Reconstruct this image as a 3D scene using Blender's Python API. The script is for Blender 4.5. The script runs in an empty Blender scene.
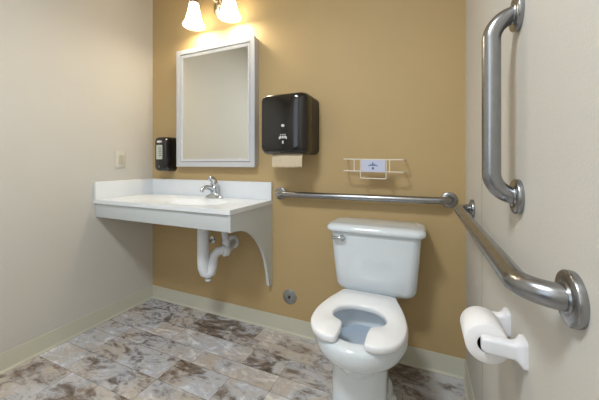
import bpy, bmesh, math, random
from mathutils import Vector, Matrix
C = bpy.context.scene.collection
PI = math.pi
R = math.radians

# ------------------------------------------------------------------ materials
def lin(c):
    return tuple((v/255/12.92 if v/255 <= .04045 else ((v/255+.055)/1.055)**2.4) for v in c) + (1,)

def mat(name, rgb, rough=.5, metal=0, spec=.5, noise=0, nscale=30, bump=0, bscale=200, coat=0, emit=None, estr=0, trans=0):
    m = bpy.data.materials.new(name); m.use_nodes = True
    nt = m.node_tree; b = nt.nodes['Principled BSDF']
    col = lin(rgb)
    b.inputs['Roughness'].default_value = rough
    b.inputs['Metallic'].default_value = metal
    b.inputs['Specular IOR Level'].default_value = spec
    b.inputs['Coat Weight'].default_value = coat
    b.inputs['Coat Roughness'].default_value = .08
    b.inputs['Transmission Weight'].default_value = trans
    tc = nt.nodes.new('ShaderNodeTexCoord')
    n = nt.nodes.new('ShaderNodeTexNoise'); n.inputs['Scale'].default_value = nscale; n.inputs['Detail'].default_value = 4
    nt.links.new(tc.outputs['Object'], n.inputs['Vector'])
    r = nt.nodes.new('ShaderNodeValToRGB')
    k = 1 - noise
    r.color_ramp.elements[0].position = .3; r.color_ramp.elements[1].position = .7
    r.color_ramp.elements[0].color = (col[0]*k, col[1]*k, col[2]*k, 1)
    r.color_ramp.elements[1].color = col
    nt.links.new(n.outputs['Fac'], r.inputs['Fac']); nt.links.new(r.outputs['Color'], b.inputs['Base Color'])
    if bump:
        n2 = nt.nodes.new('ShaderNodeTexNoise'); n2.inputs['Scale'].default_value = bscale; n2.inputs['Detail'].default_value = 3
        nt.links.new(tc.outputs['Object'], n2.inputs['Vector'])
        bp = nt.nodes.new('ShaderNodeBump'); bp.inputs['Strength'].default_value = bump; bp.inputs['Distance'].default_value = .002
        nt.links.new(n2.outputs['Fac'], bp.inputs['Height']); nt.links.new(bp.outputs['Normal'], b.inputs['Normal'])
    if emit:
        b.inputs['Emission Color'].default_value = lin(emit); b.inputs['Emission Strength'].default_value = estr
    return m

TAN = mat('tan_wall_paint', (186,160,114), .62, noise=.03, nscale=3, bump=.25, bscale=260)
CREAM = mat('cream_wall_paint', (204,200,192), .55, noise=.02, nscale=3, bump=.25, bscale=260)
CEIL = mat('ceiling_paint', (222,212,196), .8, noise=.03)
COVE = mat('cove_base_vinyl', (196,193,176), .4, noise=.04, nscale=8)
PORC = mat('porcelain', (220,227,232), .12, noise=.01, coat=.6)
BOWLIN = PORC
SEATP = mat('seat_plastic', (238,239,242), .22, noise=.01)
COUNTER = mat('white_laminate', (230,233,237), .3, noise=.015)
PANEL = mat('white_panel', (200,205,206), .45, noise=.015)
STEEL = mat('brushed_steel', (162,163,165), .27, metal=1, noise=.12, nscale=40)
CHROME = mat('chrome', (205,210,215), .08, metal=1, noise=.02)
NICKEL = mat('brushed_nickel', (190,178,160), .3, metal=1, noise=.05)
WHITEP = mat('white_plastic', (228,229,233), .3, noise=.015)
PVC = mat('white_drain_cover', (224,227,232), .42, noise=.04, nscale=20)
BLACKP = mat('smoked_black_plastic', (19,14,12), .14, noise=.15, nscale=10, coat=.5)
BLACKM = mat('matt_black_plastic', (22,18,16), .4, noise=.1)
ALMOND = mat('almond_plastic', (190,184,166), .4, noise=.03)
PAPERT = mat('paper_towel', (205,188,160), .85, noise=.06, nscale=60, bump=.5, bscale=150)
TISSUE = mat('toilet_tissue', (240,238,238), .9, noise=.02, nscale=60, bump=.4, bscale=300)
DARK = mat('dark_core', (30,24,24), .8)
FRAME = mat('painted_frame', (200,201,205), .35, noise=.01)
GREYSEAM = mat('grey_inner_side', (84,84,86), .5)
MIRROR = mat('mirror_glass', (238,238,232), .015, metal=1)
WIREM = mat('white_coated_wire', (228,220,205), .35)
CARD = mat('label_card', (196,200,222), .5)
BLUE = mat('blue_print', (62,92,150), .5)
WPRINT = mat('white_print', (205,205,205), .5)
LABELG = mat('pale_label', (196,200,188), .5)
WATER = mat('bowl_water', (176,190,206), .03, spec=.6)
SHADE = mat('lit_frosted_glass', (255,250,240), .4, emit=(255,240,205), estr=6)
GROUT = mat('grout', (96,88,82), .7)

# right wall: cream paint with a fine hairline crack in it
CRACK = CREAM.copy(); CRACK.name = 'cream_wall_paint_with_hairline_crack'
nt = CRACK.node_tree; b = nt.nodes['Principled BSDF']
src = b.inputs['Base Color'].links[0].from_socket
tc = nt.nodes.new('ShaderNodeTexCoord'); sp = nt.nodes.new('ShaderNodeSeparateXYZ'); nt.links.new(tc.outputs['Object'], sp.inputs[0])
nz = nt.nodes.new('ShaderNodeTexNoise'); nz.inputs['Scale'].default_value = 9; nt.links.new(tc.outputs['Object'], nz.inputs['Vector'])
def M(op, a, bb, lk=nt):
    n = lk.nodes.new('ShaderNodeMath'); n.operation = op
    for i, v in enumerate((a, bb)):
        if hasattr(v, 'node'): lk.links.new(v, n.inputs[i])
        else: n.inputs[i].default_value = v
    return n.outputs[0]
off = M('MULTIPLY', M('SUBTRACT', nz.outputs['Fac'], .5), .03)
d = M('ABSOLUTE', M('SUBTRACT', M('ADD', sp.outputs['Y'], off), 1.187), 0)
line = M('MULTIPLY', M('LESS_THAN', d, .0042), M('LESS_THAN', sp.outputs['Z'], 1.18))
fac = M('MULTIPLY', line, .6)
mx = nt.nodes.new('ShaderNodeMix'); mx.data_type = 'RGBA'
nt.links.new(fac, mx.inputs[0]); nt.links.new(src, mx.inputs[6]); mx.inputs[7].default_value = lin((110,100,88))
nt.links.new(mx.outputs[2], b.inputs['Base Color'])

# stone-look vinyl tile, each tile cut from its own patch of the print
VINYL = bpy.data.materials.new('stone_look_vinyl'); VINYL.use_nodes = True
nt = VINYL.node_tree; b = nt.nodes['Principled BSDF']
tc = nt.nodes.new('ShaderNodeTexCoord'); at = nt.nodes.new('ShaderNodeAttribute'); at.attribute_name = 'tile'
sc = nt.nodes.new('ShaderNodeVectorMath'); sc.operation = 'SCALE'; sc.inputs['Scale'].default_value = 9
nt.links.new(at.outputs['Color'], sc.inputs[0])
ad = nt.nodes.new('ShaderNodeVectorMath'); ad.operation = 'ADD'
nt.links.new(tc.outputs['Object'], ad.inputs[0]); nt.links.new(sc.outputs[0], ad.inputs[1])
mp = nt.nodes.new('ShaderNodeMapping'); mp.inputs['Rotation'].default_value = (0, 0, .7); mp.inputs['Scale'].default_value = (1.0, 1.9, 1)
nt.links.new(ad.outputs[0], mp.inputs[0])
n1 = nt.nodes.new('ShaderNodeTexNoise'); n1.inputs['Scale'].default_value = 2.5; n1.inputs['Detail'].default_value = 10; n1.inputs['Roughness'].default_value = .62; n1.inputs['Distortion'].default_value = 1.6
n2 = nt.nodes.new('ShaderNodeTexNoise'); n2.inputs['Scale'].default_value = 9; n2.inputs['Detail'].default_value = 8; n2.inputs['Roughness'].default_value = .7; n2.inputs['Distortion'].default_value = 1.6
for n in (n1, n2): nt.links.new(mp.outputs[0], n.inputs['Vector'])
sx = nt.nodes.new('ShaderNodeSeparateXYZ'); nt.links.new(at.outputs['Color'], sx.inputs[0])
def M2(op, a, bb): return M(op, a, bb, nt)
f = M2('ADD', M2('MULTIPLY', n1.outputs['Fac'], .55), M2('MULTIPLY', n2.outputs['Fac'], .45))
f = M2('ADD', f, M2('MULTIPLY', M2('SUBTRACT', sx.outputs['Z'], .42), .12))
ra = nt.nodes.new('ShaderNodeValToRGB'); cr = ra.color_ramp
cr.elements[0].position = .36; cr.elements[0].color = lin((84,74,68))
cr.elements[1].position = .64; cr.elements[1].color = lin((236,236,234))
for p, c in ((.43,(126,115,106)), (.465,(160,150,142)), (.49,(176,178,184)), (.53,(206,200,190)), (.56,(196,196,200))):
    e = cr.elements.new(p); e.color = lin(c)
nt.links.new(f, ra.inputs['Fac'])
n3 = nt.nodes.new('ShaderNodeTexNoise'); n3.inputs['Scale'].default_value = 3.1; n3.inputs['Detail'].default_value = 5; n3.inputs['Distortion'].default_value = .8
nt.links.new(ad.outputs[0], n3.inputs['Vector'])
rb = nt.nodes.new('ShaderNodeValToRGB'); rb.color_ramp.elements[0].position = .42; rb.color_ramp.elements[0].color = lin((242,232,222)); rb.color_ramp.elements[1].position = .58; rb.color_ramp.elements[1].color = lin((244,246,252))
nt.links.new(n3.outputs['Fac'], rb.inputs['Fac'])
mx = nt.nodes.new('ShaderNodeMix'); mx.data_type = 'RGBA'; mx.blend_type = 'MULTIPLY'; mx.inputs[0].default_value = 1
nt.links.new(ra.outputs['Color'], mx.inputs[6]); nt.links.new(rb.outputs['Color'], mx.inputs[7])
nt.links.new(mx.outputs[2], b.inputs['Base Color'])
b.inputs['Roughness'].default_value = .42
bp = nt.nodes.new('ShaderNodeBump'); bp.inputs['Strength'].default_value = .25; bp.inputs['Distance'].default_value = .003
nt.links.new(n2.outputs['Fac'], bp.inputs['Height']); nt.links.new(bp.outputs['Normal'], b.inputs['Normal'])

# ------------------------------------------------------------------ mesh helpers
def obj(name, bm, m, parent=None, smooth=True, angle=38, bevel=0, segs=3, subsurf=0):
    if bm.faces: bmesh.ops.recalc_face_normals(bm, faces=bm.faces)
    for fc in bm.faces: fc.smooth = smooth
    if smooth:
        for e in bm.edges:
            if len(e.link_faces) == 2 and e.calc_face_angle(0) > R(angle): e.smooth = False
    me = bpy.data.meshes.new(name); bm.to_mesh(me); bm.free()
    o = bpy.data.objects.new(name, me); C.objects.link(o); me.materials.append(m)
    if bevel:
        mo = o.modifiers.new('bevel', 'BEVEL'); mo.width = bevel; mo.segments = segs; mo.limit_method = 'ANGLE'; mo.angle_limit = R(35)
        mo.harden_normals = False
        for e in me.edges: e.use_edge_sharp = False
    if subsurf:
        mo = o.modifiers.new('subsurf', 'SUBSURF'); mo.levels = subsurf; mo.render_levels = subsurf
    if parent:
        o.parent = parent; o.matrix_parent_inverse = Matrix.Translation(-parent.location)
    return o

def thing(name, label, cat, loc, group=None):
    o = bpy.data.objects.new(name, None); C.objects.link(o); o.location = loc
    o.empty_display_size = .05
    o['label'] = label; o['category'] = cat
    if group: o['group'] = group
    return o

def box(bm, x0, x1, y0, y1, z0, z1):
    v = [bm.verts.new((x, y, z)) for z in (z0, z1) for y in (y0, y1) for x in (x0, x1)]
    for q in ((0,2,3,1),(4,5,7,6),(0,1,5,4),(2,6,7,3),(0,4,6,2),(1,3,7,5)): bm.faces.new([v[i] for i in q])
    return v

def boxbm(*a):
    bm = bmesh.new(); box(bm, *a); return bm

def loft(bm, rings, cap0=True, cap1=True):
    vs = [[bm.verts.new(p) for p in r] for r in rings]
    n = len(vs[0])
    for a, bb in zip(vs, vs[1:]):
        for i in range(n):
            bm.faces.new((a[i], a[(i+1) % n], bb[(i+1) % n], bb[i]))
    if cap0: bm.faces.new(vs[0])
    if cap1: bm.faces.new(vs[-1][::-1])
    return vs

def tube(bm, pts, rad, n=20, cap=True):
    """pipe along points; rad a number or a list"""
    pts = [Vector(p) for p in pts]
    rs = rad if isinstance(rad, (list, tuple)) else [rad]*len(pts)
    t0 = (pts[1]-pts[0]).normalized()
    up = Vector((0,0,1)) if abs(t0.z) < .9 else Vector((1,0,0))
    u = t0.cross(up).normalized(); rings = []
    for i, p in enumerate(pts):
        t = (pts[min(i+1, len(pts)-1)] - pts[max(i-1, 0)]).normalized()
        u = (u - t*u.dot(t)).normalized(); w = t.cross(u)
        rings.append([p + rs[i]*(math.cos(a)*u + math.sin(a)*w) for a in [2*PI*k/n for k in range(n)]])
    loft(bm, rings, cap, cap)

def rounded(pts, r, k=8):
    """polyline with corners turned into arcs"""
    pts = [Vector(p) for p in pts]; out = [pts[0]]
    for a, b_, c in zip(pts, pts[1:], pts[2:]):
        d1 = (a-b_).normalized(); d2 = (c-b_).normalized()
        ang = d1.angle(d2); t = r/math.tan(ang/2)
        p1 = b_+d1*t; p2 = b_+d2*t; cen = b_ + (d1+d2).normalized()*(r/math.sin(ang/2))
        v1 = p1-cen; v2 = p2-cen; tot = v1.angle(v2)
        for i in range(k+1):
            s = i/k
            out.append(cen + (v1*math.sin((1-s)*tot) + v2*math.sin(s*tot))/math.sin(tot))
    out.append(pts[-1]); return out

def lathe(bm, prof, origin, axis='z', n=40):
    """prof: list of (radius, height) along the axis"""
    o = Vector(origin); rings = []
    A = {'z':(Vector((1,0,0)),Vector((0,1,0)),Vector((0,0,1))), '-y':(Vector((1,0,0)),Vector((0,0,1)),Vector((0,-1,0))),
         '-x':(Vector((0,1,0)),Vector((0,0,1)),Vector((-1,0,0))), '-z':(Vector((1,0,0)),Vector((0,1,0)),Vector((0,0,-1)))}[axis]
    for r_, h_ in prof:
        rings.append([o + A[2]*h_ + r_*(math.cos(2*PI*k/n)*A[0] + math.sin(2*PI*k/n)*A[1]) for k in range(n)])
    loft(bm, rings)

def prism(bm, pts, axis, a, bb):
    """polygon (2-D points) extruded along axis between a and bb; axis x: pts=(y,z), y: pts=(x,z), z: pts=(x,y)"""
    f3 = {'x': lambda p, t: (t, p[0], p[1]), 'y': lambda p, t: (p[0], t, p[1]), 'z': lambda p, t: (p[0], p[1], t)}[axis]
    loft(bm, [[f3(p, a) for p in pts], [f3(p, bb) for p in pts]])

def rrect(x0, x1, z0, z1, r, k=6):
    out = []
    for cx, cz, a0 in ((x1-r, z1-r, 0), (x0+r, z1-r, 90), (x0+r, z0+r, 180), (x1-r, z0+r, 270)):
        for i in range(k+1):
            a = R(a0 + 90*i/k); out.append((cx+r*math.cos(a), cz+r*math.sin(a)))
    return out

def sellipse(cx, cy, a, bf, bb, z, e=1.0, n=64):
    out = []
    for k in range(n):
        t = 2*PI*k/n; c, s = math.cos(t), math.sin(t)
        x = a*math.copysign(abs(c)**e, c); y = (bb if s > 0 else bf)*math.copysign(abs(s)**e, s)
        out.append(Vector((cx+x, cy+y, z)))
    return out

def catmull(pts, k=6):
    n = len(pts); out = []
    for i in range(n-1):
        p0 = pts[max(i-1, 0)]; p1 = pts[i]; p2 = pts[i+1]; p3 = pts[min(i+2, n-1)]
        for j in range(k):
            t = j/k
            out.append(tuple(.5*((2*p1[d]) + (-p0[d]+p2[d])*t + (2*p0[d]-5*p1[d]+4*p2[d]-p3[d])*t*t + (-p0[d]+3*p1[d]-3*p2[d]+p3[d])*t**3) for d in range(len(p1))))
    out.append(tuple(pts[-1])); return out

# ------------------------------------------------------------------ room shell
XL, XR, YB, YF, H = -1.95, .197, 1.6, -.75, 2.44
def struct(name, bm, m, **k):
    o = obj(name, bm, m, **k); o['kind'] = 'structure'; return o

# floor: printed tiles as facets of one sheet
random.seed(11)
rows = [-.75,-.45,-.15,.13,.43,.58,.865,1.0,1.153,1.255,1.385,1.61]
seams = {5:[-1.62,-1.19,-.87,-.55,-.2], 6:[-1.69,-1.19,-.87,-.65,-.12],
         7:[-1.707,-1.19,-.87,-.65,-.05], 8:[-1.707,-1.375,-1.12,-.65,-.33], 9:[-1.385,-.87,-.65,-.08], 10:[-1.385,-.93,-.42]}
bm = bmesh.new(); lay = bm.loops.layers.float_color.new('tile')
g = .0008
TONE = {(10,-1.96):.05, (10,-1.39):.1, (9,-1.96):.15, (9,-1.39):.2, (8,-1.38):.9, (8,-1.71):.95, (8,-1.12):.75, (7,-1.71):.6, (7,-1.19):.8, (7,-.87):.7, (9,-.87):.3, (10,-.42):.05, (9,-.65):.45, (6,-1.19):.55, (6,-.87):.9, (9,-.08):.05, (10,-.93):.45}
for i in range(len(rows)-1):
    xs = seams.get(i)
    if xs is None:
        xs = []; x = XL + random.uniform(.1,.4)
        while x < XR-.08: xs.append(x); x += random.choice((.15,.3,.3,.45))
    xs = [XL-.01] + xs + [XR+.01]
    col = (random.random(), random.random(), random.uniform(.4,.95), 1)
    for x0, x1 in zip(xs, xs[1:]):
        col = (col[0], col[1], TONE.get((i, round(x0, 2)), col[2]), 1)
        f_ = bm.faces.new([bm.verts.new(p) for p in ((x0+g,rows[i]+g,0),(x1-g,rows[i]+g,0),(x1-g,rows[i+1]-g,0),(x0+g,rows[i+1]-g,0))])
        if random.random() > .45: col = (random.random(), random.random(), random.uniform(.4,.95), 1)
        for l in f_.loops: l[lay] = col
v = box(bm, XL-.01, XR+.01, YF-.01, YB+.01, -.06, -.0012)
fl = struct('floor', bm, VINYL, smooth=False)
fl.data.materials.append(GROUT)
for p in fl.data.polygons[-6:]: p.material_index = 1

struct('wall_back', boxbm(XL-.1, XR+.1, YB, YB+.1, -.06, H+.1), TAN)
struct('wall_left', boxbm(XL-.1, XL, YF-.1, YB, -.06, H+.1), CREAM)
struct('wall_right', boxbm(XR, XR+.1, YF-.1, YB, -.06, H+.1), CRACK)
struct('ceiling', boxbm(XL-.1, XR+.1, YF-.1, YB+.1, H, H+.1), CEIL)
DX0, DX1 = -1.3, -.4          # doorway behind the photographer
bm = bmesh.new(); box(bm, XL, DX0, YF-.1, YF, -.06, H); box(bm, DX1, XR, YF-.1, YF, -.06, H); box(bm, DX0, DX1, YF-.1, YF, 2.08, H)
struct('wall_front', bm, CREAM)

def cove(name, p0, p1, inward):
    """cove base: upright strip with a little toe at the floor"""
    prof = [(0,0),(.015,0),(.015,.004),(.008,.008),(.0045,.016),(.004,.092),(.002,.096),(0,.096)]
    p0, p1, n = Vector(p0), Vector(p1), Vector(inward)
    bm = bmesh.new()
    loft(bm, [[p + n*a + Vector((0,0,z)) for a, z in prof] for p in (p0, p1)])
    return struct(name, bm, COVE, angle=50)
cove('baseboard_back', (XL,YB,0), (XR,YB,0), (0,-1,0))
cove('baseboard_left', (XL,YF,0), (XL,YB,0), (1,0,0))
cove('baseboard_right', (XR,YB,0), (XR,YF,0), (-1,0,0))

# ------------------------------------------------------------------ vanity
VX, VY = -.876, 1.160
WB, WL = YB-.001, XL+.001          # right end, front edge
ZT = .822
van = thing('vanity_counter', 'white wall-hung counter with backsplash and curved end panel, under the mirror', 'counter', (-1.42,1.39,.27))
SX, SY = -1.26, 1.352
# counter slab with an oval opening and a moulded basin
bm = bmesh.new()
N = 48
outer_pts = [(WL,VY),(VX,VY),(VX,WB),(WL,WB)]
def ell(a, bb, z): return [Vector((SX+a*math.cos(2*PI*k/N), SY+bb*math.sin(2*PI*k/N), z)) for k in range(N)]
rings = [ell(.222,.137,ZT), ell(.217,.132,ZT-.004), ell(.205,.122,ZT-.02), ell(.18,.105,ZT-.055), ell(.12,.07,ZT-.088), ell(.03,.025,ZT-.098)]
vs = loft(bm, rings, cap0=False)
ov = [bm.verts.new((x, y, ZT)) for x, y in outer_pts]
edges = [bm.edges.new((ov[i], ov[(i+1) % 4])) for i in range(4)]
edges += [e for e in bm.edges if all(v_ in vs[0] for v_ in e.verts)]
bmesh.ops.triangle_fill(bm, use_beauty=True, edges=edges)
lo = [bm.verts.new((x, y, ZT-.024)) for x, y in outer_pts]
for i in range(4): bm.faces.new((ov[i], ov[(i+1) % 4], lo[(i+1) % 4], lo[i]))
inner = [bm.verts.new((x, y, ZT-.024)) for x, y in [(WL+.02,VY+.02),(VX-.02,VY+.02),(VX-.02,WB-.02),(WL+.02,WB-.02)]]
for i in range(4): bm.faces.new((lo[i], lo[(i+1) % 4], inner[(i+1) % 4], inner[i]))
obj('countertop', bm, COUNTER, van, angle=40)
bm = bmesh.new(); box(bm, WL, VX, WB-.019, WB, ZT, .936)
obj('backsplash', bm, COUNTER, van, bevel=.003)
bm = bmesh.new(); box(bm, WL, WL+.019, VY+.002, WB-.019, ZT, .936)
obj('side_splash', bm, COUNTER, van, bevel=.003)
obj('apron', boxbm(WL, VX-.019, VY+.012, VY+.031, .708, ZT-.024), PANEL, van, bevel=.001)
# end panel: (y,z) outline with a quarter-round cut-out
arc = [(1.166,.708),(1.205,.706),(1.260,.698),(1.32,.678),(1.375,.645),(1.43,.596),(1.475,.535),(1.512,.463),(1.537,.385),(1.551,.325),(1.556,.290)]
arc = catmull(arc, 4)
pts = [(1.166,ZT-.024)] + arc + [(1.565,.281),(1.59,.281),(WB,.290),(WB,ZT-.024)]
bm = bmesh.new(); prism(bm, pts, 'x', VX-.019, VX-.002)
obj('end_panel', bm, PANEL, van, angle=30)
bm = bmesh.new(); lathe(bm, [(.001,0),(.024,0),(.026,.002),(.022,.004),(.001,.003)], (SX,SY,ZT-.099), n=28)
obj('sink_drain', bm, CHROME, van)

# faucet
FX, FY, FZ = -1.280, 1.525, ZT+.0005
fa = thing('faucet', 'chrome single lever faucet on the white counter', 'faucet', (FX,FY,FZ))
bm = bmesh.new()
loft(bm, [sellipse(FX,FY,a,bb,bb,z,.9,40) for a,bb,z in ((.072,.026,FZ),(.073,.027,FZ+.006),(.066,.024,FZ+.014),(.045,.022,FZ+.022),(.026,.022,FZ+.032),(.023,.022,FZ+.062),(.021,.021,FZ+.078),(.012,.012,FZ+.086))])
obj('faucet_body', bm, CHROME, fa, angle=60)
bm = bmesh.new()
sp_pts = catmull([(FX,FY-.005,FZ+.05),(FX,FY-.045,FZ+.072),(FX,FY-.08,FZ+.078),(FX,FY-.108,FZ+.070),(FX,FY-.118,FZ+.050)], 5)
tube(bm, sp_pts, [.017-.006*i/(len(sp_pts)-1) for i in range(len(sp_pts))], 18)
obj('spout', bm, CHROME, fa, angle=60)
bm = bmesh.new()
hp = [(FX,FY+.002,FZ+.08),(FX,FY-.002,FZ+.100),(FX,FY-.010,FZ+.118),(FX,FY-.034,FZ+.134),(FX,FY-.052,FZ+.138)]
hp = catmull(hp, 4); tube(bm, hp, [.024,.025,.026,.026,.026,.025,.024,.023,.022,.021,.020,.018,.017,.016,.014,.012,.008], 16)
obj('lever_handle', bm, CHROME, fa, angle=60)

# waste pipes
dp = thing('drain_pipe', 'white covered drain trap hanging under the counter', 'drain pipe', (-1.225,1.4,.36))
bm = bmesh.new()
tp = [(-1.232,1.365,.722),(-1.232,1.365,.46),(-1.230,1.366,.42),(-1.222,1.372,.388),(-1.207,1.382,.376),(-1.193,1.392,.386),(-1.186,1.397,.42),(-1.184,1.40,.455),(-1.18,1.405,.485),(-1.165,1.42,.508),(-1.135,1.44,.516),(-1.10,1.452,.516)]
tube(bm, tp, [.034,.034,.034,.033,.031,.03,.029,.028,.027,.026,.026,.026], 24)
obj('trap', bm, PVC, dp, angle=60)
bm = bmesh.new(); lathe(bm, [(.001,0),(.016,0),(.019,.004),(.019,.012),(.001,.014)], (-1.207,1.382,.334), n=20)
obj('cleanout_cap', bm, PVC, dp)
bm = bmesh.new(); tube(bm, [(-1.108,1.45,.51),(-1.135,1.45,.61),(-1.165,1.45,.73)], .020, 20)
obj('branch_pipe', bm, PVC, dp)
bm = bmesh.new(); tube(bm, rounded([(-1.11,1.44,.516),(-1.13,1.50,.517),(-1.178,1.597,.522)], .02), .022, 20)
obj('trap_arm', bm, PVC, dp)
bm = bmesh.new(); tube(bm, [(-1.128,1.422,.514),(-1.108,1.452,.515)], .034, 24); 
obj('slip_nut', bm, PVC, dp, bevel=.004)
bm = bmesh.new(); tube(bm, [(-1.120,1.45,.555),(-1.1255,1.45,.576)], .0255, 24)
obj('slip_nut', bm, PVC, dp, bevel=.003)
bm = bmesh.new(); lathe(bm, [(.02,.0),(.045,0),(.043,.006),(.026,.012),(.022,.012)], (-1.178,YB,.522), '-y', 28)
obj('escutcheon', bm, PVC, dp)
for ex in (-1.355,):
    vl = thing('shutoff_valve', 'small chrome water shut-off valve on the wall behind the white drain trap', 'valve', (ex,YB,.52))
    bm = bmesh.new(); lathe(bm, [(.001,0),(.026,0),(.024,.005),(.009,.008),(.009,.035),(.013,.036),(.013,.06),(.001,.061)], (ex,YB,.515), '-y', 24)
    obj('valve_body', bm, CHROME, vl)
    bm = bmesh.new(); tube(bm, catmull([(ex,1.553,.52),(ex,1.553,.60),(ex+.02,1.55,.68),(ex+.02,1.55,.79)], 5), .0055, 10)
    obj('supply_hose', bm, STEEL, vl)

# ------------------------------------------------------------------ mirror cabinet
MX0, MX1, MZ0, MZ1, MY = -1.638, -.974, 1.031, 1.868, 1.540
mc = thing('mirror_cabinet', 'white framed mirror cabinet on the tan wall above the sink', 'mirror', (-1.306,YB,MZ0))
obj('cabinet_body', boxbm(MX0+.004, MX1-.004, MY+.018, YB, MZ0+.004, MZ1-.004), FRAME, mc, bevel=.002)
def ring(bm, x0, x1, z0, z1, w, y0, y1, slope=0):
    o_ = [(x0,z0),(x1,z0),(x1,z1),(x0,z1)]; i_ = [(x0+w,z0+w),(x1-w,z0+w),(x1-w,z1-w),(x0+w,z1-w)]
    A = [[bm.verts.new((x, y, z)) for x, z in P] for P, y in ((o_, y0), (i_, y0+slope), (i_, y1), (o_, y1))]
    for a, bb in zip(A, A[1:] + A[:1]):
        for k in range(4): bm.faces.new((a[k], a[(k+1) % 4], bb[(k+1) % 4], bb[k]))
bm = bmesh.new(); ring(bm, MX0, MX1, MZ0, MZ1, .033, MY, MY+.018)
obj('door_frame', bm, FRAME, mc, bevel=.0025)
bm = bmesh.new(); ring(bm, MX0+.0375, MX1-.0375, MZ0+.0375, MZ1-.0375, .018, MY+.003, MY+.018, .006)
obj('inner_moulding', bm, FRAME, mc)
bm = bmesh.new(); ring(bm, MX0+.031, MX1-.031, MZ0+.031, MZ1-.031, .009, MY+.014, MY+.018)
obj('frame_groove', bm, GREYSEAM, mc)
obj('mirror_glass', boxbm(MX0+.051, MX1-.051, MY+.0115, MY+.017, MZ0+.051, MZ1-.051), MIRROR, mc)

# ------------------------------------------------------------------ sconce
LX = -1.27
ls = thing('wall_sconce', 'nickel wall light with two glowing bell shades above the mirror', 'wall light', (LX,YB,2.10))
bm = bmesh.new(); lathe(bm, [(.001,0),(.062,0),(.062,.008),(.052,.016),(.030,.022),(.012,.034),(.010,.046),(.001,.050)], (LX-.01,YB,2.14), '-y', 36)
obj('backplate', bm, NICKEL, ls, angle=50)
SH = [(LX-.158,1.495), (LX+.137,1.495)]
for sx_, sy_ in SH:
    s = 1 if sx_ > LX else -1
    bm = bmesh.new()
    tube(bm, catmull([(LX+s*.01,1.578,2.145),(LX+s*.03,1.53,2.17),(LX+s*.075,1.495,2.20),(LX+s*.12,1.49,2.21),(sx_,sy_,2.197),(sx_,sy_,2.165)], 5), .007, 12)
    obj('arm', bm, NICKEL, ls, angle=60)
    bm = bmesh.new(); lathe(bm, [(.001,.046),(.014,.044),(.024,.034),(.029,.012),(.030,0),(.001,0)], (sx_,sy_,2.141), n=28)
    obj('shade_holder', bm, NICKEL, ls, angle=50)
    prof = [(.030,0),(.033,-.012),(.037,-.035),(.043,-.065),(.051,-.095),(.057,-.120),(.067,-.138),(.073,-.150),(.0705,-.150),(.064,-.138),(.054,-.118),(.048,-.094),(.040,-.064),(.034,-.035),(.030,-.012),(.027,0)]
    bm = bmesh.new(); lathe(bm, catmull(prof, 2), (sx_,sy_,2.145), n=48)
    # open the bottom: the lathe caps only the ends of the profile, both at the top
    obj('lamp_shade', bm, SHADE, ls, angle=70)

# ------------------------------------------------------------------ soap dispenser
sd = thing('soap_dispenser', 'small black soap dispenser on the tan wall left of the mirror', 'soap dispenser', (-1.752,YB,1.0))
bm = bmesh.new()
prof = lambda y, g_: [(x, y, z) for x, z in rrect(-1.812+g_, -1.692-g_, .998+g_, 1.250-g_, .03)]
loft(bm, [prof(YB,0), prof(1.545,0)])
obj('back_housing', bm, BLACKM, sd, angle=40)
bm = bmesh.new(); loft(bm, [prof(1.545,.001), prof(1.515,.001), prof(1.502,.006), prof(1.497,.014)])
obj('front_cover', bm, BLACKP, sd, angle=50)
bm = bmesh.new(); prism(bm, rrect(-1.787,-1.727,1.085,1.19,.006), 'y', 1.4975, 1.4955)
o = obj('label_window', bm, LABELG, sd)
bm = bmesh.new()
for k, w in enumerate((.030,.024,.030,.020,.027)):
    box(bm, -1.75-w/2+.002, -1.75+w/2+.002, 1.4945, 1.4955, 1.165-.014*k, 1.170-.014*k)
obj('label_print', bm, mat('grey_print', (84,86,82), .6), o)
bm = bmesh.new(); prism(bm, [(-1.757+.026*math.cos(t*PI/12), 1.214+.009*math.sin(t*PI/12)) for t in range(24)], 'y', 1.4975, 1.4955)
obj('emblem', bm, WPRINT, sd)
bm = bmesh.new(); lathe(bm, [(.001,0),(.008,0),(.008,.003),(.001,.004)], (-1.757,1.4975,1.032), '-y', 16)
obj('lock_button', bm, STEEL, sd)

# ------------------------------------------------------------------ switch plate on the left wall
sw = thing('light_switch', 'almond switch plate on the left cream wall', 'light switch', (XL,1.337,1.02))
bm = bmesh.new()
yz = lambda y0,y1,z0,z1,r_: rrect(y0,y1,z0,z1,r_)
loft(bm, [[(x,)+p for p in yz(1.300+g_,1.374-g_,1.022+g_,1.142-g_,.006)] for x, g_ in ((XL,0),(XL+.004,.0),(XL+.0065,.003))])
pl = obj('cover_plate', bm, mat('almond_plate', (202,197,184), .4), sw)
bm = bmesh.new(); box(bm, XL+.0065, XL+.009, 1.3205, 1.3535, 1.049, 1.115)
obj('rocker', bm, ALMOND, sw, bevel=.001)

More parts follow.
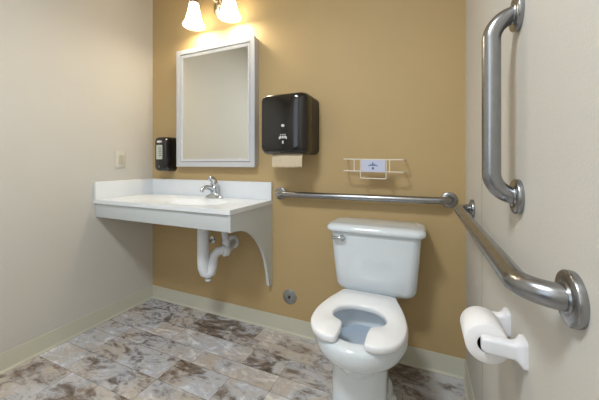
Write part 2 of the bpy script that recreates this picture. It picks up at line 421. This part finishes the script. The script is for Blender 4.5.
# ------------------------------------------------------------------ paper towel dispenser
pt = thing('paper_towel_dispenser', 'glossy black paper towel dispenser on the wall right of the mirror', 'dispenser', (-.70,YB,1.105))
def dsec(y, x0, x1, z0, z1, r_): return [(x, y, z) for x, z in rrect(x0, x1, z0, z1, r_)]
bm = bmesh.new(); loft(bm, [dsec(YB,-.842,-.562,1.108,1.440,.03), dsec(1.47,-.842,-.562,1.106,1.443,.03)])
obj('back_housing', bm, BLACKM, pt, angle=40)
bm = bmesh.new()
loft(bm, [dsec(1.469,-.843,-.561,1.105,1.444,.03), dsec(1.435,-.843,-.563,1.105,1.444,.032), dsec(1.412,-.840,-.570,1.108,1.441,.034), dsec(1.397,-.836,-.585,1.113,1.437,.035), dsec(1.388,-.830,-.606,1.121,1.430,.035), dsec(1.385,-.822,-.622,1.130,1.420,.03)])
obj('front_cover', bm, BLACKP, pt, angle=60)
# paper sheet, torn along the serrated bar
bm = bmesh.new(); ny = 40; x0, x1 = -.778, -.594
top = []; bot = []; random.seed(4)
for i in range(ny+1):
    x = x0 + (x1-x0)*i/ny
    yy = 1.418 - .006*math.sin(PI*i/ny)
    top.append((x, yy+.004, 1.118)); bot.append((x, yy-.006, 1.032 + (.006 if i % 4 < 2 else 0) + random.uniform(-.002,.002) + .004*abs(i/ny-.5)))
mid = [(p[0], p[1]-.008, (p[2]+q[2])/2) for p, q in zip(top, bot)]
fr = [[bm.verts.new(p) for p in r_] for r_ in (top, mid, bot)]
bk = [[bm.verts.new((p[0], p[1]+.0012, p[2])) for p in r_] for r_ in (top, mid, bot)]
for L_ in (fr, bk):
    for a, bb in zip(L_, L_[1:]):
        for i in range(ny): bm.faces.new((a[i], a[i+1], bb[i+1], bb[i]))
for i in range(ny): bm.faces.new((fr[0][i],bk[0][i],bk[0][i+1],fr[0][i+1])); bm.faces.new((fr[2][i],fr[2][i+1],bk[2][i+1],bk[2][i]))
obj('paper_sheet', bm, PAPERT, pt, angle=80)
# printed marks on the cover
bm = bmesh.new()
prism(bm, [(-.695+.010*math.cos(t*PI/12), 1.262+.0075*math.sin(t*PI/12)) for t in range(24)], 'y', 1.3855, 1.3835)
obj('maker_emblem', bm, WPRINT, pt)
bm = bmesh.new()
for cx in (-.708,-.695,-.682):                       # three little pulling hands over a sheet
    prism(bm, rrect(cx-.0048,cx+.0048,1.192,1.206,.002,3), 'y', 1.3855, 1.3838)
    prism(bm, [(cx+.0035*math.cos(t*PI/6), 1.213+.0035*math.sin(t*PI/6)) for t in range(12)], 'y', 1.3855, 1.3838)
box(bm, -.719,-.713,1.3838,1.3855,1.188,1.202); box(bm, -.677,-.671,1.3838,1.3855,1.188,1.202)
prism(bm, rrect(-.6995,-.6905,1.163,1.180,.003,4), 'y', 1.3855, 1.3838)
obj('hand_pictogram', bm, WPRINT, pt)

# ------------------------------------------------------------------ grab bars
def flange(parent, c, axis):
    bm = bmesh.new(); lathe(bm, [(.001,0),(.038,0),(.0385,.003),(.0385,.009),(.0365,.0112),(.0235,.012),(.022,.0145),(.001,.0145)], c, axis, 40)
    obj('flange', bm, STEEL, parent, angle=50)
def gbar(label, path, loc, ax, ends):
    t = thing('grab_bar', label, 'grab bar', loc)
    bm = bmesh.new(); tube(bm, rounded(path, .052, 14), .0185, 28)
    obj('bar_tube', bm, STEEL, t, angle=60)
    for e in ends: flange(t, e, ax)
    return t
ZG = .868
gbar('horizontal steel grab bar on the tan wall above the toilet tank', [(-.816,YB-.013,ZG),(-.816,YB-.058,ZG),(.125,YB-.058,ZG+.006),(.125,YB-.013,ZG+.006)], (-.385,YB,ZG), '-y', [(-.816,YB,ZG),(.125,YB,ZG+.006)])
gbar('long steel grab bar running level along the right cream wall', [(XR-.013,.516,ZG),(XR-.058,.516,ZG),(XR-.058,1.365,ZG),(XR-.013,1.365,ZG)], (XR,.94,ZG), '-x', [(XR,.516,ZG),(XR,1.365,ZG)])
gbar('upright steel grab bar on the right cream wall', [(XR-.013,.765,.984),(XR-.052,.765,.984),(XR-.052,.765,1.388),(XR-.013,.765,1.388)], (XR,.765,.984), '-x', [(XR,.765,.984),(XR,.765,1.388)])

# ------------------------------------------------------------------ glove box wire holder (hangs a touch crooked)
gh = thing('glove_box_holder', 'white wire glove box holder with a small blue emblem card', 'wire holder', (-.235,YB,1.03))
def wire(bm, pts, r_=.0027): tube(bm, pts, r_, 8)
TL = .018
def tl(x, y, z): return (x, y, z - TL*(x+.235))
bm = bmesh.new()
for z in (1.076, 1.014):
    wire(bm, rounded([tl(-.388,YB-.001,z), tl(-.388,1.50,z), tl(-.082,1.50,z), tl(-.082,YB-.001,z)], .012, 5), .0031)
wire(bm, [tl(-.330,1.5,1.076), tl(-.330,1.5,1.014)])
wire(bm, [tl(-.150,1.5,1.076), tl(-.150,1.5,1.014)])
wire(bm, rounded([tl(-.296,1.496,1.078), tl(-.296,1.496,.978), tl(-.166,1.496,.978), tl(-.166,1.496,1.078)], .006, 4))
wire(bm, [tl(-.296,1.496,.978), tl(-.296,YB-.001,.978)]); wire(bm, [tl(-.166,1.496,.978), tl(-.166,YB-.001,.978)])
obj('wire_frame', bm, WIREM, gh, angle=60)
bm = bmesh.new(); loft(bm, [[tl(x, y, z) for x, z in rrect(-.291,-.171,1.012,1.074,.003,3)] for y in (1.4925,1.4905)])
card = obj('emblem_card', bm, CARD, gh)
bm = bmesh.new()
def flat(pts): loft(bm, [[tl(-.231+x, y, 1.043+z) for x, z in pts] for y in (1.4905,1.4895)])
flat([(-.004,.0),(.004,0),(.003,.016),(0,.020),(-.003,.016)])
flat([(.004,.002),(.012,.001),(.016,.006),(.008,.010)]); flat([(-.004,.002),(-.012,.001),(-.016,.006),(-.008,.010)])
flat([(.014,-.0005),(.024,-.001),(.022,.003),(.015,.004)]); flat([(-.014,-.0005),(-.024,-.001),(-.022,.003),(-.015,.004)])
flat([(-.005,-.018),(.005,-.018),(.005,-.007),(-.005,-.007)])
obj('emblem', bm, BLUE, card)

# ------------------------------------------------------------------ round cleanout cover
co = thing('cleanout_cover', 'round grey metal cleanout cover low on the tan wall', 'cover plate', (-.755,YB,.22))
bm = bmesh.new(); lathe(bm, [(.001,0),(.046,0),(.046,.003),(.042,.006),(.001,.007)], (-.755,YB,.226), '-y', 40)
cp = obj('cover_plate', bm, mat('dull_steel', (158,160,158), .4, metal=.6, noise=.25, nscale=40), co)
bm = bmesh.new(); lathe(bm, [(.001,.0),(.008,0),(.008,.003),(.005,.004),(.001,.0025)], (-.755,YB-.0065,.226), '-y', 16)
obj('screw', bm, BLACKM, cp)

# ------------------------------------------------------------------ toilet
TX = -.228
to = thing('toilet', 'white floor-standing toilet with its tank against the tan wall', 'toilet', (TX,1.25,0))
# bowl and pedestal: one cast piece
bm = bmesh.new()
def sec(w, yf, yc, yb, z, e=1.0, cx=TX): return sellipse(cx, yc, w, yc-yf, yb-yc, z, e, 72)
rings = [sec(.113,1.036,1.15,1.46,.0,.86), sec(.114,1.033,1.15,1.46,.012,.86), sec(.110,1.040,1.14,1.44,.03,.88), sec(.107,1.044,1.13,1.42,.10,.90), sec(.106,1.046,1.13,1.41,.20,.90),
         sec(.108,1.044,1.14,1.41,.262,.92), sec(.114,1.036,1.15,1.41,.295,.94), sec(.130,1.010,1.16,1.41,.316,.95), sec(.156,.973,1.16,1.41,.334,.96), sec(.174,.952,1.16,1.40,.354,.98),
         sec(.181,.942,1.15,1.395,.380,.98), sec(.182,.940,1.15,1.39,.405,.98), sec(.180,.943,1.15,1.39,.418,.98), sec(.172,.952,1.15,1.385,.4255,.98),
         sec(.135,.990,1.135,1.30,.425,.98), sec(.127,.998,1.13,1.285,.420,1), sec(.122,1.003,1.13,1.275,.405,1), sec(.124,1.0,1.13,1.27,.38,1), sec(.118,1.008,1.13,1.26,.34,1), sec(.095,1.03,1.13,1.23,.28,1), sec(.07,1.06,1.14,1.21,.235,1), sec(.045,1.09,1.15,1.19,.20,1)]
loft(bm, rings)
# deck that carries the tank
loft(bm, [sellipse(TX,1.45,a,.10,.115,z,.45,72) for a, z in ((.10,.30),(.118,.36),(.122,.405),(.118,.421))])
# trapway bulge and foot at the back of the base
loft(bm, [sellipse(TX,1.33,a,bf,.075,z,.8,72) for a, bf, z in ((.112,.11,0),(.112,.11,.035),(.106,.10,.058),(.092,.09,.072),(.06,.07,.08),(.03,.04,.082))])
obj('bowl', bm, PORC, to, angle=60)
bm = bmesh.new(); loft(bm, [sec(.118,1.009,1.13,1.259,.343,1), sec(.1184,1.0085,1.13,1.2595,.345,1)])
obj('water', bm, WATER, to)
for s in (-1, 1):
    bm = bmesh.new(); lathe(bm, [(.016,0),(.016,.006),(.012,.014),(.001,.017)], (TX+s*.112,1.30,.028), n=20)
    obj('bolt_cap', bm, WHITEP, to)
# open front seat
half = [(0,1.352),(.06,1.352),(.10,1.350),(.122,1.338),(.136,1.300),(.158,1.235),(.174,1.165),(.179,1.11),(.174,1.05),(.155,1.003),(.128,.974),(.098,.958),(.075,.955)]
tip = [(.058,.957),(.050,.966),(.048,.985),(.048,1.03)]
inn = [(.051,1.062),(.064,1.076),(.092,1.092),(.104,1.122),(.100,1.150),(.085,1.182),(.055,1.205),(.028,1.213),(0,1.215)]
hp_ = catmull(half, 4) + catmull(tip, 3) + catmull(inn, 4)
out = [(TX+x, y) for x, y in hp_] + [(TX-x, y) for x, y in reversed(hp_[1:-1])]
def offset(pts, d_):
    n = len(pts); res = []
    for i in range(n):
        a = Vector(pts[i-1]); c = Vector(pts[(i+1) % n]); t = (c-a).normalized()
        res.append((pts[i][0] + t.y*d_, pts[i][1] - t.x*d_))
    return res
area = sum(out[i-1][0]*out[i][1]-out[i][0]*out[i-1][1] for i in range(len(out)))
sg = -1 if area > 0 else 1
def seatbm(z0, z1, shrink=0):
    bm = bmesh.new(); prof = [(-.004,z0),(0,z0+.004),(0,z1-.007),(-.002,z1-.003),(-.006,z1)]
    R_ = []
    for d_, z in prof: R_.append([(x, y, z) for x, y in offset(out, -sg*(d_-shrink))])
    vs = [[bm.verts.new(p) for p in r_] for r_ in R_]; n = len(out)
    for a, bb in zip(vs, vs[1:]):
        for i in range(n): bm.faces.new((a[i], a[(i+1) % n], bb[(i+1) % n], bb[i]))
    for ringv in (vs[0], vs[-1]):
        es = [bm.edges.get((ringv[i], ringv[(i+1) % n])) for i in range(n)]
        bmesh.ops.triangle_fill(bm, use_beauty=True, edges=es)
    return bm
obj('seat', seatbm(.427, .453), SEATP, to, angle=50)
for s in (-1, 1):
    bm = bmesh.new(); prism(bm, rrect(TX+s*.075-.02, TX+s*.075+.02, 1.340, 1.372, .008, 4), 'z', .425, .442)
    obj('seat_hinge', bm, SEATP, to, bevel=.003)
# tank and lid
TC = -.215
bm = bmesh.new()
def trect(w, y0, y1, z, r_): return [(x, y, z) for x, y in rrect(TC-w, TC+w, y0, y1, r_, 8)]
loft(bm, [trect(.158,1.425,1.575,.4215,.04), trect(.176,1.408,1.585,.425,.045), trect(.187,1.399,1.59,.435,.05), trect(.193,1.395,1.592,.452,.05), trect(.199,1.391,1.594,.52,.048), trect(.206,1.386,1.595,.60,.045), trect(.214,1.382,1.595,.716,.04)])
obj('tank', bm, PORC, to, angle=60)
bm = bmesh.new()
loft(bm, [trect(.215,1.382,1.596,.714,.04), trect(.229,1.368,1.598,.717,.045), trect(.234,1.363,1.598,.725,.048), trect(.234,1.363,1.598,.734,.048), trect(.231,1.367,1.596,.743,.048), trect(.222,1.377,1.590,.750,.045), trect(.200,1.396,1.576,.754,.04)])
obj('tank_lid', bm, PORC, to, angle=60)
bm = bmesh.new()
tube(bm, [(-.362,1.39,.688),(-.362,1.372,.688)], [.016,.014], 18)
hpts = catmull([(-.350,1.368,.691),(-.372,1.361,.690),(-.395,1.362,.689),(-.413,1.366,.688)], 4)
tube(bm, hpts, [.009]*(len(hpts)-1)+[.005], 12)
obj('flush_handle', bm, CHROME, to, angle=60)

# ------------------------------------------------------------------ toilet paper holder and roll
ph = thing('toilet_paper_holder', 'white two-post toilet paper holder on the right wall', 'toilet paper holder', (XR,.785,.63))
PZ = .666
for y in (.725, .847):
    bm = bmesh.new()
    def psec(x, hy, hz, dz, r_): return [(x,)+p for p in rrect(y-hy, y+hy, PZ+dz-hz, PZ+dz+hz, r_, 5)]
    loft(bm, [psec(XR,.020,.029,0,.008), psec(XR-.007,.020,.029,0,.008), psec(XR-.010,.018,.026,0,.010), psec(XR-.014,.0145,.022,0,.010), psec(XR-.020,.013,.0175,0,.008), psec(XR-.050,.012,.0170,0,.007), psec(XR-.072,.0115,.0165,.001,.007), psec(XR-.078,.009,.013,.001,.007)])
    obj('post', bm, WHITEP, ph, angle=50)
RX, RZ = XR-.064, PZ-.001
bm = bmesh.new(); tube(bm, [(RX,.730,RZ),(RX,.842,RZ)], .0095, 18)
obj('roller', bm, WHITEP, ph)
ro = thing('toilet_paper_roll', 'partly used roll of white toilet paper held in the holder', 'toilet paper', (RX,.786,RZ-.050))
rz = RZ-.0085   # the core rests on the roller
bm = bmesh.new()
def circ(r_, y, z0=rz): return [(RX+r_*math.cos(2*PI*k/56), y, z0+r_*math.sin(2*PI*k/56)) for k in range(56)]
rr = .0435
vs = loft(bm, [circ(.0195,.741), circ(rr-.002,.741), circ(rr,.743), circ(rr,.829), circ(rr-.002,.831), circ(.0195,.831)], False, False)
n = 56
for i in range(n): bm.faces.new((vs[-1][i], vs[-1][(i+1) % n], vs[0][(i+1) % n], vs[0][i]))
obj('paper_winding', bm, TISSUE, ro, angle=50)
bm = bmesh.new()
vs = loft(bm, [circ(.0192,.742), circ(.0192,.830), circ(.0182,.830), circ(.0182,.742)], False, False)
for i in range(n): bm.faces.new((vs[-1][i], vs[-1][(i+1) % n], vs[0][(i+1) % n], vs[0][i]))
obj('cardboard_core', bm, DARK, ro)

# ------------------------------------------------------------------ lights
def light(name, kind, loc, energy, color, size=.1, rot=(0,0,0), **k):
    l = bpy.data.lights.new(name, kind); l.energy = energy; l.color = color
    if kind == 'AREA': l.shape = k.get('shape', 'DISK'); l.size = size
    if kind == 'AREA' and 'size_y' in k: l.shape = 'RECTANGLE'; l.size_y = k['size_y']
    if kind == 'POINT': l.shadow_soft_size = size
    o = bpy.data.objects.new(name, l); C.objects.link(o); o.location = loc; o.rotation_euler = rot
    return o
for i, (sx_, sy_) in enumerate(SH):
    light('sconce_bulb', 'POINT', (sx_, sy_, 2.02), 3.4, (1,.91,.70), .03)
light('ceiling_lamp', 'AREA', (-.65,-.1,2.42), 32, (.90,.96,1), .4)
light('doorway_light', 'AREA', (-.85,YF-.06,1.5), 5, (.76,.88,1), .85, (R(90),0,0), size_y=1.1)

w = bpy.data.worlds.new('hall'); bpy.context.scene.world = w; w.use_nodes = True
w.node_tree.nodes['Background'].inputs[0].default_value = (.85,.92,1,1); w.node_tree.nodes['Background'].inputs[1].default_value = .2

# ------------------------------------------------------------------ camera
cam = bpy.data.cameras.new('camera'); co_ = bpy.data.objects.new('camera', cam); C.objects.link(co_)
cam.sensor_width = 36; cam.lens = 284/599*36; cam.clip_start = .01
cam.shift_y = -37/599
co_.location = (0,0,1.058); co_.rotation_euler = (R(90),0,R(23.3))
s = bpy.context.scene; s.camera = co_
s.view_settings.view_transform = 'Standard'; s.view_settings.look = 'None'; s.view_settings.gamma = 1; s.view_settings.use_curve_mapping = False
s.view_settings.exposure = .06
s.cycles.use_denoising = True; s.cycles.max_bounces = 10; s.cycles.diffuse_bounces = 6; s.cycles.sample_clamp_indirect = 8
